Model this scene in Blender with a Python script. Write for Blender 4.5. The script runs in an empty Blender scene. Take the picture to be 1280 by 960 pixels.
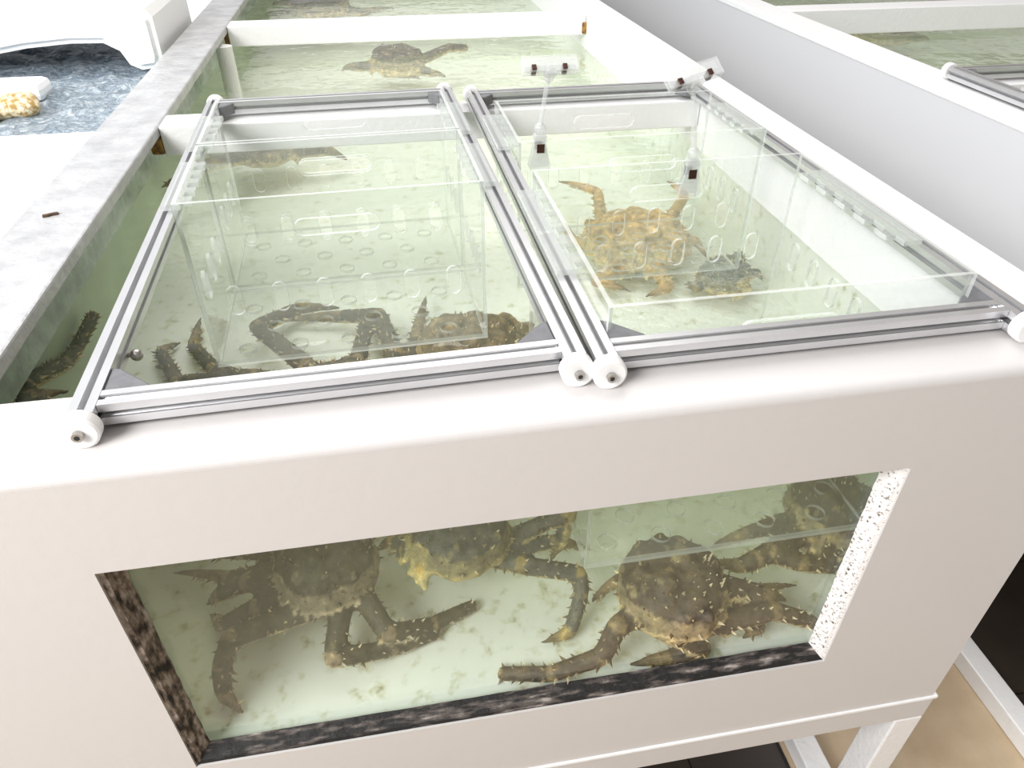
import bpy, bmesh, math, random
from mathutils import Vector, Matrix, Euler, kdtree, noise

# All lengths below are in tank units (a lid is 0.6 wide); the whole place is
# scaled to metres at the end.
S = 0.66
scene = bpy.context.scene
COL = scene.collection
R = math.radians
FLOOR = -1.52

# ------------------------------------------------------------------ materials
def mat(name):
    m = bpy.data.materials.new(name)
    m.use_nodes = True
    nt = m.node_tree
    nt.nodes.clear()
    out = nt.nodes.new('ShaderNodeOutputMaterial')
    return m, nt, out

def N(nt, kind, **kw):
    n = nt.nodes.new(kind)
    for k, v in kw.items():
        if k.startswith('i_'):
            n.inputs[k[2:].replace('_', ' ')].default_value = v
        else:
            setattr(n, k, v)
    return n

def noise_node(nt, scale, detail=3, rough=.55, coord='Object', stretch=None):
    tc = N(nt, 'ShaderNodeTexCoord')
    n = N(nt, 'ShaderNodeTexNoise')
    n.inputs['Scale'].default_value = scale / S
    n.inputs['Detail'].default_value = detail
    n.inputs['Roughness'].default_value = rough
    if stretch:
        mp = N(nt, 'ShaderNodeMapping')
        mp.inputs['Scale'].default_value = stretch
        nt.links.new(tc.outputs[coord], mp.inputs['Vector'])
        nt.links.new(mp.outputs[0], n.inputs['Vector'])
    else:
        nt.links.new(tc.outputs[coord], n.inputs['Vector'])
    return n

def ramp(nt, src, stops):
    r = N(nt, 'ShaderNodeValToRGB')
    els = r.color_ramp.elements
    while len(els) > 1:
        els.remove(els[-1])
    els[0].position = stops[0][0]
    els[0].color = (*stops[0][1], 1)
    for p, c in stops[1:]:
        e = els.new(p)
        e.color = (*c, 1)
    nt.links.new(src, r.inputs[0])
    return r

def paint(name, col, rough=.4, metal=0, var=None, scale=8, bump=0, bscale=60, spec=.5, stops=None, stretch=None):
    m, nt, out = mat(name)
    p = N(nt, 'ShaderNodeBsdfPrincipled')
    p.inputs['Base Color'].default_value = (*col, 1)
    p.inputs['Roughness'].default_value = rough
    p.inputs['Metallic'].default_value = metal
    p.inputs['Specular IOR Level'].default_value = spec
    if stops or var:
        n = noise_node(nt, scale, 5, stretch=stretch)
        st = stops or [(.35, tuple(c * (1 - var) for c in col)), (.65, col)]
        r = ramp(nt, n.outputs['Fac'], st)
        nt.links.new(r.outputs[0], p.inputs['Base Color'])
    if bump:
        n2 = noise_node(nt, bscale, 3)
        b = N(nt, 'ShaderNodeBump')
        b.inputs['Strength'].default_value = bump
        b.inputs['Distance'].default_value = .004
        nt.links.new(n2.outputs['Fac'], b.inputs['Height'])
        nt.links.new(b.outputs[0], p.inputs['Normal'])
    nt.links.new(p.outputs[0], out.inputs['Surface'])
    return m

def clear(name, tint=(1, 1, 1), ior=1.49, rough=.02, bump=0, bscale=20, spec=1.0, milk=0.0, bdist=.004):
    """Thin clear sheet: see-through, with Fresnel reflection."""
    m, nt, out = mat(name)
    t = N(nt, 'ShaderNodeBsdfTransparent')
    t.inputs[0].default_value = (*tint, 1)
    g = N(nt, 'ShaderNodeBsdfGlossy')
    g.inputs['Color'].default_value = (spec, spec, spec, 1)
    g.inputs['Roughness'].default_value = rough
    f = N(nt, 'ShaderNodeFresnel')
    f.inputs['IOR'].default_value = ior
    mx = N(nt, 'ShaderNodeMixShader')
    if bump:
        n2 = noise_node(nt, bscale, 2.5)
        b = N(nt, 'ShaderNodeBump')
        b.inputs['Strength'].default_value = bump
        b.inputs['Distance'].default_value = bdist
        nt.links.new(n2.outputs['Fac'], b.inputs['Height'])
        nt.links.new(b.outputs[0], g.inputs['Normal'])
        nt.links.new(b.outputs[0], f.inputs['Normal'])
    # the sheet has the same face seen from inside: use only the outer Fresnel
    geo = N(nt, 'ShaderNodeNewGeometry')
    inv = N(nt, 'ShaderNodeMath', operation='SUBTRACT')
    inv.inputs[0].default_value = 1
    nt.links.new(geo.outputs['Backfacing'], inv.inputs[1])
    mul = N(nt, 'ShaderNodeMath', operation='MULTIPLY')
    nt.links.new(f.outputs[0], mul.inputs[0])
    nt.links.new(inv.outputs[0], mul.inputs[1])
    nt.links.new(mul.outputs[0], mx.inputs[0])
    nt.links.new(t.outputs[0], mx.inputs[1])
    nt.links.new(g.outputs[0], mx.inputs[2])
    last = mx
    if milk:
        d = N(nt, 'ShaderNodeBsdfDiffuse')
        d.inputs[0].default_value = (.9, .92, .9, 1)
        m2 = N(nt, 'ShaderNodeMixShader')
        m2.inputs[0].default_value = milk
        nt.links.new(mx.outputs[0], m2.inputs[1])
        nt.links.new(d.outputs[0], m2.inputs[2])
        last = m2
    nt.links.new(last.outputs[0], out.inputs['Surface'])
    return m

M = {}
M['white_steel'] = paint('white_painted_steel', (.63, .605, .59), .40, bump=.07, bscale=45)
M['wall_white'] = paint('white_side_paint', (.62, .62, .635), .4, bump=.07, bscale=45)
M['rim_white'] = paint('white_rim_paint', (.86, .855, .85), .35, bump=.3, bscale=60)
M['rim_wet'] = paint('wet_rim_paint', (.70, .70, .70), .25, bump=.5, bscale=40,
                     stops=[(.3, (.38, .38, .385)), (.5, (.46, .46, .465)), (.7, (.54, .54, .54))], scale=14)
M['liner'] = paint('pale_liner', (.84, .87, .80), .6, scale=30,
                   stops=[(.24, (.34, .31, .17)), (.36, (.74, .75, .62)), (.46, (.88, .90, .85)), (.8, (.90, .92, .87))])
M['wall_green'] = paint('tank_wall_paint', (.56, .66, .50), .5, var=.15, scale=6)
M['glass_strip'] = paint('greenish_splash_glass', (.42, .52, .44), .08, scale=30, var=.3, bump=.2)
M['pane'] = clear('tank_window_glass', (.965, .985, .97), 1.5)
M['acrylic'] = clear('clear_acrylic', (.985, .99, .985), 1.42, milk=.02)
M['acrylic_edge'] = clear('polished_acrylic_edge', (.86, .88, .86), 1.6, rough=.12, milk=.35)  # milky white stands in for light piped to the cut edges
M['acrylic_lip'] = clear('acrylic_lip', (.95, .96, .95), 1.5, milk=.16)
M['clip'] = clear('clear_plastic', (.93, .93, .93), 1.6, rough=.08, milk=.22)
M['alu'] = paint('anodised_aluminium', (.72, .72, .73), .34, metal=.8, var=.06, scale=20)
M['alu_dark'] = paint('slot_insert', (.16, .16, .17), .6)
M['bracket'] = paint('grey_cast_bracket', (.17, .17, .18), .55, var=.2, scale=60, bump=.2)
M['nylon'] = paint('white_nylon', (.88, .87, .85), .4)
M['bolt'] = paint('steel_bolt', (.5, .48, .45), .3, metal=1)
M['hole_black'] = paint('black_socket', (.015, .015, .015), .5)
M['rust'] = paint('rusty_bracket', (.22, .11, .02), .6, scale=60, stops=[(.35, (.08, .03, .005)), (.6, (.38, .2, .04))])
M['spring'] = paint('brown_spring_steel', (.07, .03, .02), .35, metal=.5)
M['seal_dark'] = paint('grimy_brown_sealant', (.2, .17, .15), .75, scale=90, bump=.6, stretch=(1, 1, .35),
                       stops=[(.38, (.012, .009, .007)), (.50, (.17, .13, .10)), (.66, (.50, .44, .39))])
M['seal_black'] = paint('mouldy_black_sealant', (.03, .03, .03), .7, scale=90, bump=.6, stretch=(.22, 1, 1),
                        stops=[(.48, (.008, .007, .006)), (.60, (.10, .08, .07)), (.74, (.48, .43, .39))])
M['seal_white'] = paint('speckled_white_sealant', (.9, .89, .88), .6, scale=190, bump=.4,
                        stops=[(.31, (.012, .012, .012)), (.39, (.45, .4, .36)), (.45, (.86, .85, .84))])
M['floor'] = paint('beige_floor_tile', (.5, .39, .26), .5, scale=7, stops=[(.3, (.46, .345, .22)), (.7, (.58, .46, .315))], bump=.05)
M['dark_tile'] = paint('dark_brown_tile', (.045, .035, .028), .35, var=.3, scale=4)
M['black'] = paint('black_edge', (.012, .012, .012), .5)
M['foam'] = paint('white_foam', (.95, .95, .96), .7, bump=.15, bscale=20)
M['tub'] = paint('white_moulded_plastic', (.95, .95, .95), .25)
M['bag_yellow'] = paint('yellow_net', (.75, .55, .25), .6, scale=70, stops=[(.4, (.45, .28, .08)), (.6, (.92, .82, .6))], bump=.6)
M['scrap'] = paint('dry_leaf_scrap', (.10, .06, .035), .8, var=.4, scale=80)

# bubbling water in the neighbouring basin
m, nt, out = mat('bubbling_water')
p = N(nt, 'ShaderNodeBsdfPrincipled')
n1 = noise_node(nt, 34, 5, .7)
n1.inputs['Distortion'].default_value = 1.2
r = ramp(nt, n1.outputs['Fac'], [(.33, (.17, .22, .27)), (.45, (.29, .36, .42)), (.56, (.46, .53, .59)), (.68, (.85, .88, .9))])
nt.links.new(r.outputs[0], p.inputs['Base Color'])
p.inputs['Roughness'].default_value = .2
b = N(nt, 'ShaderNodeBump')
b.inputs['Strength'].default_value = .8
b.inputs['Distance'].default_value = .02
nt.links.new(n1.outputs['Fac'], b.inputs['Height'])
nt.links.new(b.outputs[0], p.inputs['Normal'])
nt.links.new(p.outputs[0], out.inputs['Surface'])
M['bubbles'] = m

# tank water: see-through rippled surface and a green absorbing body
def water_mat(name, bump, dens, col, bscale=9, ripple=None):
    m = clear(name, (1, 1, 1), 1.333, .0, bump=bump, bscale=bscale, bdist=.02)
    nt = m.node_tree
    out = [n for n in nt.nodes if n.type == 'OUTPUT_MATERIAL'][0]
    if ripple:
        # an aerator keeps one patch of the surface choppy
        bn = [n for n in nt.nodes if n.type == 'BUMP'][0]
        ge = N(nt, 'ShaderNodeNewGeometry')
        ds = N(nt, 'ShaderNodeVectorMath', operation='DISTANCE')
        ds.inputs[1].default_value = tuple(c * S for c in ripple)
        nt.links.new(ge.outputs['Position'], ds.inputs[0])
        mp = N(nt, 'ShaderNodeMapRange')
        mp.inputs['From Min'].default_value = .10 * S
        mp.inputs['From Max'].default_value = .42 * S
        mp.inputs['To Min'].default_value = 1.0
        mp.inputs['To Max'].default_value = 0.0
        nt.links.new(ds.outputs['Value'], mp.inputs['Value'])
        fine = noise_node(nt, 38, 3)
        fine.inputs['Distortion'].default_value = 1.5
        ml = N(nt, 'ShaderNodeMath', operation='MULTIPLY')
        nt.links.new(mp.outputs[0], ml.inputs[0])
        nt.links.new(fine.outputs['Fac'], ml.inputs[1])
        ad = N(nt, 'ShaderNodeMath', operation='ADD')
        nt.links.new(bn.inputs['Height'].links[0].from_socket, ad.inputs[0])
        nt.links.new(ml.outputs[0], ad.inputs[1])
        nt.links.new(ad.outputs[0], bn.inputs['Height'])
    v = N(nt, 'ShaderNodeVolumeAbsorption')
    v.inputs['Color'].default_value = (*col, 1)
    v.inputs['Density'].default_value = dens / S
    last = v
    sc = WATER_SCATTER
    if sc:
        s = N(nt, 'ShaderNodeVolumeScatter')
        s.inputs['Color'].default_value = (.86, .93, .76, 1)
        s.inputs['Density'].default_value = sc / S
        s.inputs['Anisotropy'].default_value = 0
        a = N(nt, 'ShaderNodeAddShader')
        nt.links.new(v.outputs[0], a.inputs[0])
        nt.links.new(s.outputs[0], a.inputs[1])
        last = a
    nt.links.new(last.outputs[0], out.inputs['Volume'])
    return m
WATER_SCATTER = .24
M['water'] = water_mat('tank_water', .35, .42, (.70, .80, .50), ripple=(.95, .42, -.117))
M['water_far'] = water_mat('other_tank_water', .4, .9, (.50, .60, .36))

# crab shell: per-vertex shell pattern times mottling
m, nt, out = mat('crab_shell')
p = N(nt, 'ShaderNodeBsdfPrincipled')
at = N(nt, 'ShaderNodeAttribute', attribute_name='Col')
n1 = noise_node(nt, 45, 5, .7)
r = ramp(nt, n1.outputs['Fac'], [(.30, (.35, .33, .30)), (.48, (.95, .95, .95)), (.60, (1.35, 1.3, 1.2)), (.72, (2.6, 2.4, 1.9))])
mx = N(nt, 'ShaderNodeMix', data_type='RGBA', blend_type='MULTIPLY')
mx.inputs['Factor'].default_value = 1
nt.links.new(at.outputs['Color'], mx.inputs['A'])
nt.links.new(r.outputs[0], mx.inputs['B'])
nt.links.new(mx.outputs['Result'], p.inputs['Base Color'])
p.inputs['Roughness'].default_value = .6
b = N(nt, 'ShaderNodeBump')
b.inputs['Strength'].default_value = .5
b.inputs['Distance'].default_value = .004
nt.links.new(n1.outputs['Fac'], b.inputs['Height'])
nt.links.new(b.outputs[0], p.inputs['Normal'])
nt.links.new(p.outputs[0], out.inputs['Surface'])
M['crab'] = m

# ------------------------------------------------------------------ object helpers
def link(o, parent=None):
    COL.objects.link(o)
    if parent:
        o.parent = parent
    return o

def tag(o, label=None, cat=None, group=None, kind=None):
    if label: o['label'] = label
    if cat: o['category'] = cat
    if group: o['group'] = group
    if kind: o['kind'] = kind
    return o

def thing(name, label, cat, loc=(0, 0, 0), rz=0, group=None):
    o = bpy.data.objects.new(name, None)
    o.empty_display_size = .05
    o.location = loc
    o.rotation_euler = (0, 0, rz)
    link(o)
    return tag(o, label, cat, group)

def obj(name, bm, mats, parent=None, smooth=False):
    me = bpy.data.meshes.new(name)
    bm.normal_update()
    bm.to_mesh(me)
    bm.free()
    for mm in (mats if isinstance(mats, (list, tuple)) else [mats]):
        me.materials.append(mm)
    if smooth:
        for pl in me.polygons:
            pl.use_smooth = True
    return link(bpy.data.objects.new(name, me), parent)

def bx(bm, x0, x1, y0, y1, z0, z1, bevel=0, mi=0, seg=2):
    mtx = Matrix.Translation(((x0 + x1) / 2, (y0 + y1) / 2, (z0 + z1) / 2)) @ Matrix.Diagonal((x1 - x0, y1 - y0, z1 - z0, 1))
    r = bmesh.ops.create_cube(bm, size=1, matrix=mtx)
    fs = set(f for v in r['verts'] for f in v.link_faces)
    for f in fs:
        f.material_index = mi
    if bevel:
        es = list(set(e for v in r['verts'] for e in v.link_edges))
        bmesh.ops.bevel(bm, geom=es, offset=bevel, segments=seg, affect='EDGES', profile=.5)
    return bm

def box(name, dims, m, parent=None, bevel=0, seg=2):
    return obj(name, bx(bmesh.new(), *dims, bevel=bevel, seg=seg), m, parent)

def prism(bm, pts, axis, a, b, mi=0):
    """Extrude a 2-D outline along an axis (outline in the other two, in order)."""
    def P(p, t):
        q = list(p)
        q.insert('xyz'.index(axis), t)
        return q
    lo = [bm.verts.new(P(p, a)) for p in pts]
    hi = [bm.verts.new(P(p, b)) for p in pts]
    fs = [bm.faces.new(lo), bm.faces.new(hi)]
    n = len(pts)
    for i in range(n):
        fs.append(bm.faces.new((lo[i], lo[(i + 1) % n], hi[(i + 1) % n], hi[i])))
    for f in fs:
        f.material_index = mi
    bmesh.ops.recalc_face_normals(bm, faces=fs)
    return bm

def cyl(bm, p0, p1, r0, r1=None, seg=16, mi=0, caps=True):
    p0, p1 = Vector(p0), Vector(p1)
    d = p1 - p0
    mtx = Matrix.Translation((p0 + p1) / 2) @ d.to_track_quat('Z', 'Y').to_matrix().to_4x4()
    r = bmesh.ops.create_cone(bm, cap_ends=caps, segments=seg, radius1=r0, radius2=r0 if r1 is None else r1, depth=d.length, matrix=mtx)
    for v in r['verts']:
        for f in v.link_faces:
            f.material_index = mi
    return bm

def ball(bm, c, r, seg=14, scale=(1, 1, 1)):
    bmesh.ops.create_uvsphere(bm, u_segments=seg, v_segments=seg // 2 + 1, radius=r,
                              matrix=Matrix.Translation(c) @ Matrix.Diagonal((*scale, 1)))
    return bm

def sheet(outline, holes, th):
    """Flat sheet in XY with holes, thickness th along Z; slot 1 on cut edges."""
    cu = bpy.data.curves.new('sheet', 'CURVE')
    cu.dimensions = '2D'
    cu.fill_mode = 'BOTH'
    cu.extrude = th / 2
    for pts in [outline] + holes:
        sp = cu.splines.new('POLY')
        sp.points.add(len(pts) - 1)
        for q, (x, y) in zip(sp.points, pts):
            q.co = (x, y, 0, 1)
        sp.use_cyclic_u = True
    o = bpy.data.objects.new('sheet', cu)
    COL.objects.link(o)
    dg = bpy.context.evaluated_depsgraph_get()
    me = bpy.data.meshes.new_from_object(o.evaluated_get(dg))
    COL.objects.unlink(o)
    bpy.data.objects.remove(o)
    bpy.data.curves.remove(cu)
    bm = bmesh.new()
    bm.from_mesh(me)
    bpy.data.meshes.remove(me)
    bmesh.ops.remove_doubles(bm, verts=bm.verts, dist=1e-5)
    bmesh.ops.recalc_face_normals(bm, faces=bm.faces)
    for f in bm.faces:
        f.smooth = False
        f.material_index = 1 if abs(f.normal.z) < .5 else 0
    return bm

def place(bm, kind, at):
    """Turn an XY sheet: 'xz' upright facing Y, 'yz' upright facing X, 'xy' flat."""
    if kind == 'xz':
        m = Matrix(((1, 0, 0, 0), (0, 0, -1, at), (0, 1, 0, 0), (0, 0, 0, 1)))
    elif kind == 'yz':
        m = Matrix(((0, 0, 1, at), (1, 0, 0, 0), (0, 1, 0, 0), (0, 0, 0, 1)))
    else:
        m = Matrix.Translation((0, 0, at))
    bm.transform(m)
    return bm

def rect(x0, x1, y0, y1):
    return [(x0, y0), (x1, y0), (x1, y1), (x0, y1)]

def circle(cx, cy, r, n=16):
    return [(cx + r * math.cos(2 * math.pi * i / n), cy + r * math.sin(2 * math.pi * i / n)) for i in range(n)]

def pill(x0, x1, y0, y1, n=6):
    """Rounded slot."""
    w, h = x1 - x0, y1 - y0
    r = min(w, h) / 2
    cs = [(x1 - r, y1 - r, 0), (x0 + r, y1 - r, 90), (x0 + r, y0 + r, 180), (x1 - r, y0 + r, 270)]
    pts = []
    for cx, cy, a0 in cs:
        for i in range(n + 1):
            a = R(a0 + 90 * i / n)
            pts.append((cx + r * math.cos(a), cy + r * math.sin(a)))
    out = [pts[0]]
    for q in pts[1:]:
        if (q[0] - out[-1][0]) ** 2 + (q[1] - out[-1][1]) ** 2 > 1e-9:
            out.append(q)
    if (out[0][0] - out[-1][0]) ** 2 + (out[0][1] - out[-1][1]) ** 2 < 1e-9:
        out.pop()
    return out

WORLD, CEIL, WIN, FRONT, EXPO = 0.62, 41, 18, 66, 0.0
# crabs: body centre, heading, (length, width, height), legs as (radius, joints)
CR = {
    'window_left': ((0.195, 0.283, -0.535), -162.7, (0.2, 0.205, 0.125), [
        (-0.026, [(0.257, 0.23, -0.55), (0.305, 0.152, -0.595), (0.386, 0.187, -0.635), (0.476, 0.229, -0.65)]),
        (-0.026, [(0.227, 0.219, -0.56), (0.207, 0.123, -0.6), (0.308, 0.148, -0.635), (0.398, 0.179, -0.65)]),
        (0.026, [(0.186, 0.208, -0.56), (0.034, 0.172, -0.565), (0.012, 0.138, -0.6), (0.013, 0.108, -0.635), (0.051, 0.071, -0.655)]),
        (0.028, [(0.119, 0.249, -0.56), (0.071, 0.232, -0.57), (0.002, 0.235, -0.61), (-0.039, 0.289, -0.64)]),
        (0.026, [(0.112, 0.264, -0.55), (0.053, 0.279, -0.55), (-0.011, 0.302, -0.6), (-0.048, 0.309, -0.64)]),
        (0.021, [(0.115, 0.29, -0.54), (0.008, 0.314, -0.57), (-0.135, 0.405, -0.64)]),
        (0.02, [(0.134, 0.321, -0.53), (0.03, 0.353, -0.55), (-0.128, 0.423, -0.62)]),
        (0.022, [(0.234, 0.295, -0.52), (0.279, 0.313, -0.49), (0.258, 0.317, -0.56), (0.291, 0.317, -0.62)]),
    ]),
    'window_middle': ((0.444, 0.294, -0.5), -151.4, (0.2, 0.22, 0.12), [
        (0.024, [(0.517, 0.249, -0.54), (0.562, 0.219, -0.535), (0.672, 0.195, -0.555), (0.675, 0.175, -0.59), (0.644, 0.129, -0.64), (0.58, 0.121, -0.655)]),
        (0.022, [(0.556, 0.275, -0.52), (0.662, 0.249, -0.44), (0.65, 0.26, -0.54), (0.638, 0.281, -0.62)]),
        (0.022, [(0.537, 0.251, -0.53), (0.634, 0.262, -0.53), (0.738, 0.293, -0.62)]),
        (0.022, [(0.348, 0.291, -0.52), (0.329, 0.307, -0.52), (0.288, 0.355, -0.6)]),
        (0.02, [(0.398, 0.271, -0.56), (0.451, 0.264, -0.58), (0.492, 0.286, -0.64)]),
    ]),
    'window_right': ((0.834, 0.12, -0.545), -23.2, (0.205, 0.2, 0.12), [
        (-0.026, [(0.772, 0.099, -0.57), (0.711, 0.068, -0.55), (0.682, 0.05, -0.61), (0.588, 0.05, -0.64), (0.496, 0.075, -0.652)]),
        (0.027, [(0.791, 0.075, -0.575), (0.802, 0.05, -0.57), (0.877, 0.05, -0.635), (0.812, 0.05, -0.65), (0.729, 0.05, -0.655)]),
        (0.025, [(0.849, 0.055, -0.575), (1.008, 0.058, -0.565), (1.079, 0.05, -0.6), (1.136, 0.05, -0.652)]),
        (0.02, [(0.78, 0.16, -0.53), (0.739, 0.168, -0.56), (0.693, 0.187, -0.65)]),
        (0.018, [(0.897, 0.109, -0.55), (0.99, 0.112, -0.57), (1.116, 0.14, -0.62)]),
        (0.024, [(0.891, 0.093, -0.58), (0.964, 0.08, -0.59), (0.997, 0.067, -0.625), (0.956, 0.057, -0.64)]),
        (0.024, [(0.891, 0.122, -0.53), (1.004, 0.094, -0.56), (1.068, 0.102, -0.61)]),
    ]),
    'window_corner': ((1.205, 0.226, -0.52), -159.3, (0.18, 0.19, 0.11), [
        (-0.027, [(1.052, 0.17, -0.54), (1.096, 0.138, -0.545), (1.242, 0.126, -0.58)]),
        (0.024, [(1.018, 0.164, -0.55), (0.986, 0.162, -0.56), (0.94, 0.213, -0.6)]),
        (0.024, [(1.14, 0.166, -0.53), (1.213, 0.141, -0.54), (1.267, 0.126, -0.63)]),
        (0.022, [(1.116, 0.234, -0.53), (1.017, 0.221, -0.54), (0.96, 0.254, -0.62)]),
    ]),
    'lid_left': ((0.25, 0.516, -0.33), -89.3, (0.2, 0.22, 0.11), [
        (0.029, [(0.224, 0.576, -0.335), (0.186, 0.633, -0.32), (0.052, 0.859, -0.345), (0.136, 0.964, -0.365), (0.25, 0.987, -0.39)]),
        (0.029, [(0.346, 0.556, -0.34), (0.366, 0.662, -0.33), (0.336, 0.873, -0.35), (0.239, 0.916, -0.37), (0.072, 0.939, -0.385)]),
        (0.027, [(0.289, 0.563, -0.34), (0.284, 0.645, -0.33), (0.307, 0.896, -0.37), (0.342, 0.983, -0.395)]),
        (0.029, [(0.379, 0.57, -0.34), (0.417, 0.74, -0.345), (0.46, 1.007, -0.38)]),
        (0.024, [(0.191, 0.574, -0.34), (0.07, 0.659, -0.345), (-0.097, 0.685, -0.36), (-0.167, 0.837, -0.375), (-0.135, 0.903, -0.395)]),
        (0.024, [(0.16, 0.566, -0.34), (-0.025, 0.714, -0.355), (-0.092, 0.837, -0.37), (-0.106, 1.009, -0.39)]),
    ]),
    'lid_right': ((0.526, 0.672, -0.345), -97.2, (0.2, 0.23, 0.12), [
        (0.03, [(0.572, 0.672, -0.35), (0.629, 0.799, -0.345), (0.689, 0.781, -0.39)]),
        (0.032, [(0.546, 0.614, -0.34), (0.601, 0.612, -0.33), (0.672, 0.765, -0.36), (0.711, 0.832, -0.39)]),
        (0.026, [(0.456, 0.684, -0.345), (0.409, 0.667, -0.36), (0.377, 0.765, -0.39)]),
        (0.026, [(0.488, 0.736, -0.35), (0.467, 0.808, -0.36), (0.436, 0.807, -0.39)]),
    ]),
    'left_gap': ((-0.103, 0.519, -0.4), 89.2, (0.18, 0.2, 0.11), [  # added crab; its raised legs stand in for a reflection in the left pane
        (0.024, [(-0.147, 0.504, -0.38), (-0.223, 0.418, -0.22), (-0.275, 0.473, -0.19), (-0.275, 0.642, -0.26), (-0.272, 0.691, -0.265), (-0.263, 0.81, -0.25), (-0.275, 0.792, -0.245)]),
        (0.024, [(-0.129, 0.489, -0.38), (-0.243, 0.372, -0.18), (-0.256, 0.434, -0.19), (-0.201, 0.485, -0.22)]),
        (0.022, [(-0.122, 0.498, -0.4), (-0.133, 0.46, -0.47), (-0.195, 0.452, -0.64)]),
        (0.022, [(-0.06, 0.488, -0.4), (-0.04, 0.444, -0.47), (-0.1, 0.427, -0.63)]),
    ]),
    'orange': ((1.057, 1.111, -0.335), -104.0, (0.27, 0.3, 0.12), [
        (0.023, [(0.978, 1.162, -0.34), (1.026, 1.412, -0.3), (0.931, 1.607, -0.335)]),
        (0.023, [(1.174, 1.209, -0.34), (1.291, 1.359, -0.31), (1.3, 1.551, -0.335)]),
        (0.023, [(1.152, 1.08, -0.34), (1.251, 1.157, -0.36), (1.269, 1.086, -0.39)]),
        (0.026, [(0.97, 1.01, -0.35), (0.902, 0.964, -0.36), (0.995, 0.937, -0.385)]),
        (0.026, [(1.076, 0.992, -0.35), (1.078, 0.899, -0.36), (1.017, 0.903, -0.385)]),
        (0.022, [(0.95, 1.1, -0.345), (0.889, 1.177, -0.34), (0.902, 1.382, -0.37)]),
    ]),
    'dark': ((1.233, 0.906, -0.35), -62.3, (0.13, 0.14, 0.08), [
        (0.018, [(1.192, 0.913, -0.355), (1.146, 0.878, -0.36), (1.161, 0.975, -0.39)]),
        (0.018, [(1.275, 0.899, -0.355), (1.342, 0.942, -0.36), (1.37, 0.946, -0.39)]),
        (0.018, [(1.267, 0.983, -0.355), (1.343, 1.048, -0.36), (1.37, 1.075, -0.39)]),
    ]),
    'under_bar': ((-0.009, 1.959, -0.29), -9.7, (0.22, 0.26, 0.1), [
        (0.03, [(-0.064, 1.866, -0.28), (-0.145, 1.691, -0.24), (-0.232, 1.59, -0.25), (-0.275, 1.542, -0.255)]),
        (0.03, [(-0.056, 2.018, -0.29), (-0.135, 2.018, -0.28), (-0.216, 2.109, -0.34)]),
        (0.03, [(0.085, 1.94, -0.3), (0.194, 1.938, -0.3), (0.268, 1.994, -0.37)]),
    ]),
    'rear': ((0.486, 3.043, -0.27), -171.4, (0.26, 0.3, 0.11), [
        (0.03, [(0.58, 3.028, -0.27), (0.738, 3.065, -0.22), (0.832, 3.146, -0.24), (0.829, 3.267, -0.28)]),
        (0.03, [(0.5, 2.961, -0.28), (0.424, 2.954, -0.3), (0.627, 2.967, -0.34)]),
        (0.03, [(0.391, 3.041, -0.28), (0.28, 3.028, -0.28), (0.21, 3.289, -0.36)]),
        (0.03, [(0.557, 2.982, -0.28), (0.645, 2.932, -0.3), (0.74, 3.157, -0.38)]),
    ]),
    'far': ((0.108, 4.104, -0.2), 144.4, (0.3, 0.34, 0.12), [
        (0.035, [(0.198, 4.099, -0.21), (0.355, 4.093, -0.23), (0.578, 4.464, -0.28)]),
        (0.035, [(0.018, 4.079, -0.21), (-0.147, 4.151, -0.23), (-0.246, 4.386, -0.28)]),
        (0.035, [(0.054, 4.28, -0.21), (-0.092, 4.386, -0.21), (-0.236, 4.586, -0.26)]),
    ]),
    'other': ((3.253, 3.396, -0.3), -1.7, (0.3, 0.34, 0.12), [
        (0.035, [(3.295, 3.346, -0.3), (3.481, 3.383, -0.33), (3.695, 3.563, -0.39)]),
        (0.035, [(3.163, 3.411, -0.3), (3.167, 3.613, -0.33), (3.179, 3.785, -0.39)]),
    ]),
}
# ------------------------------------------------------------------ setting
tag(box('floor', (-3, 7, -3, 8, FLOOR - .05, FLOOR), M['floor']), kind='structure')

def dark_bed(name, x0, x1):
    """Dark tiles with narrow joints under a tank, edged with a black strip."""
    bm = bmesh.new()
    bx(bm, x0, x1, -.2, 7, FLOOR, FLOOR + .004, mi=1)
    x = x0 + .012
    while x < x1 - .02:
        y = -.19
        xe = min(x + .445, x1 - .012)
        while y < 6.9:
            bx(bm, x, xe, y, min(y + .445, 6.99), FLOOR + .003, FLOOR + .008, mi=0)
            y += .45
        x += .45
    return tag(obj(name, bm, [M['dark_tile'], M['black']]), kind='structure')
dark_bed('trim_1', -.30, 1.335)
dark_bed('trim_2', 2.07, 3.64)

# ------------------------------------------------------------------ our tank
YB = 6.0            # far end of the tanks
WL = -.117          # water level
tank = thing('seafood_tank', 'white steel live seafood tank with the slanted crab window in its front', 'tank', (0, 0, FLOOR))
def T(o):
    o.location.z -= FLOOR
    return o
X0, X1 = -.303, 1.407

# front panel with its rounded top edge and the window opening
bm = sheet(rect(X0, X1, -.868, -.0165),
           [[(-.022, -.6615), (1.1015, -.6615), (1.1015, -.1662), (-.022, -.1662)]], .03)
for f in bm.faces:
    f.material_index = 0
place(bm, 'xz', .015)
prof = [(.03, -.0164), (.0, -.0164)]
for i in range(0, 9):
    a = R(180 - 90 * i / 8)
    prof.append((.016 + .016 * math.cos(a), -.016 + .016 * math.sin(a)))
prof += [(.15, 0), (.15, -.03), (.03, -.03)]
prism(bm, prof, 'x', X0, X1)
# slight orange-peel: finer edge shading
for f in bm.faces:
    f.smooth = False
fp = T(obj('front_panel', bm, M['white_steel'], tank))

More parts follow.
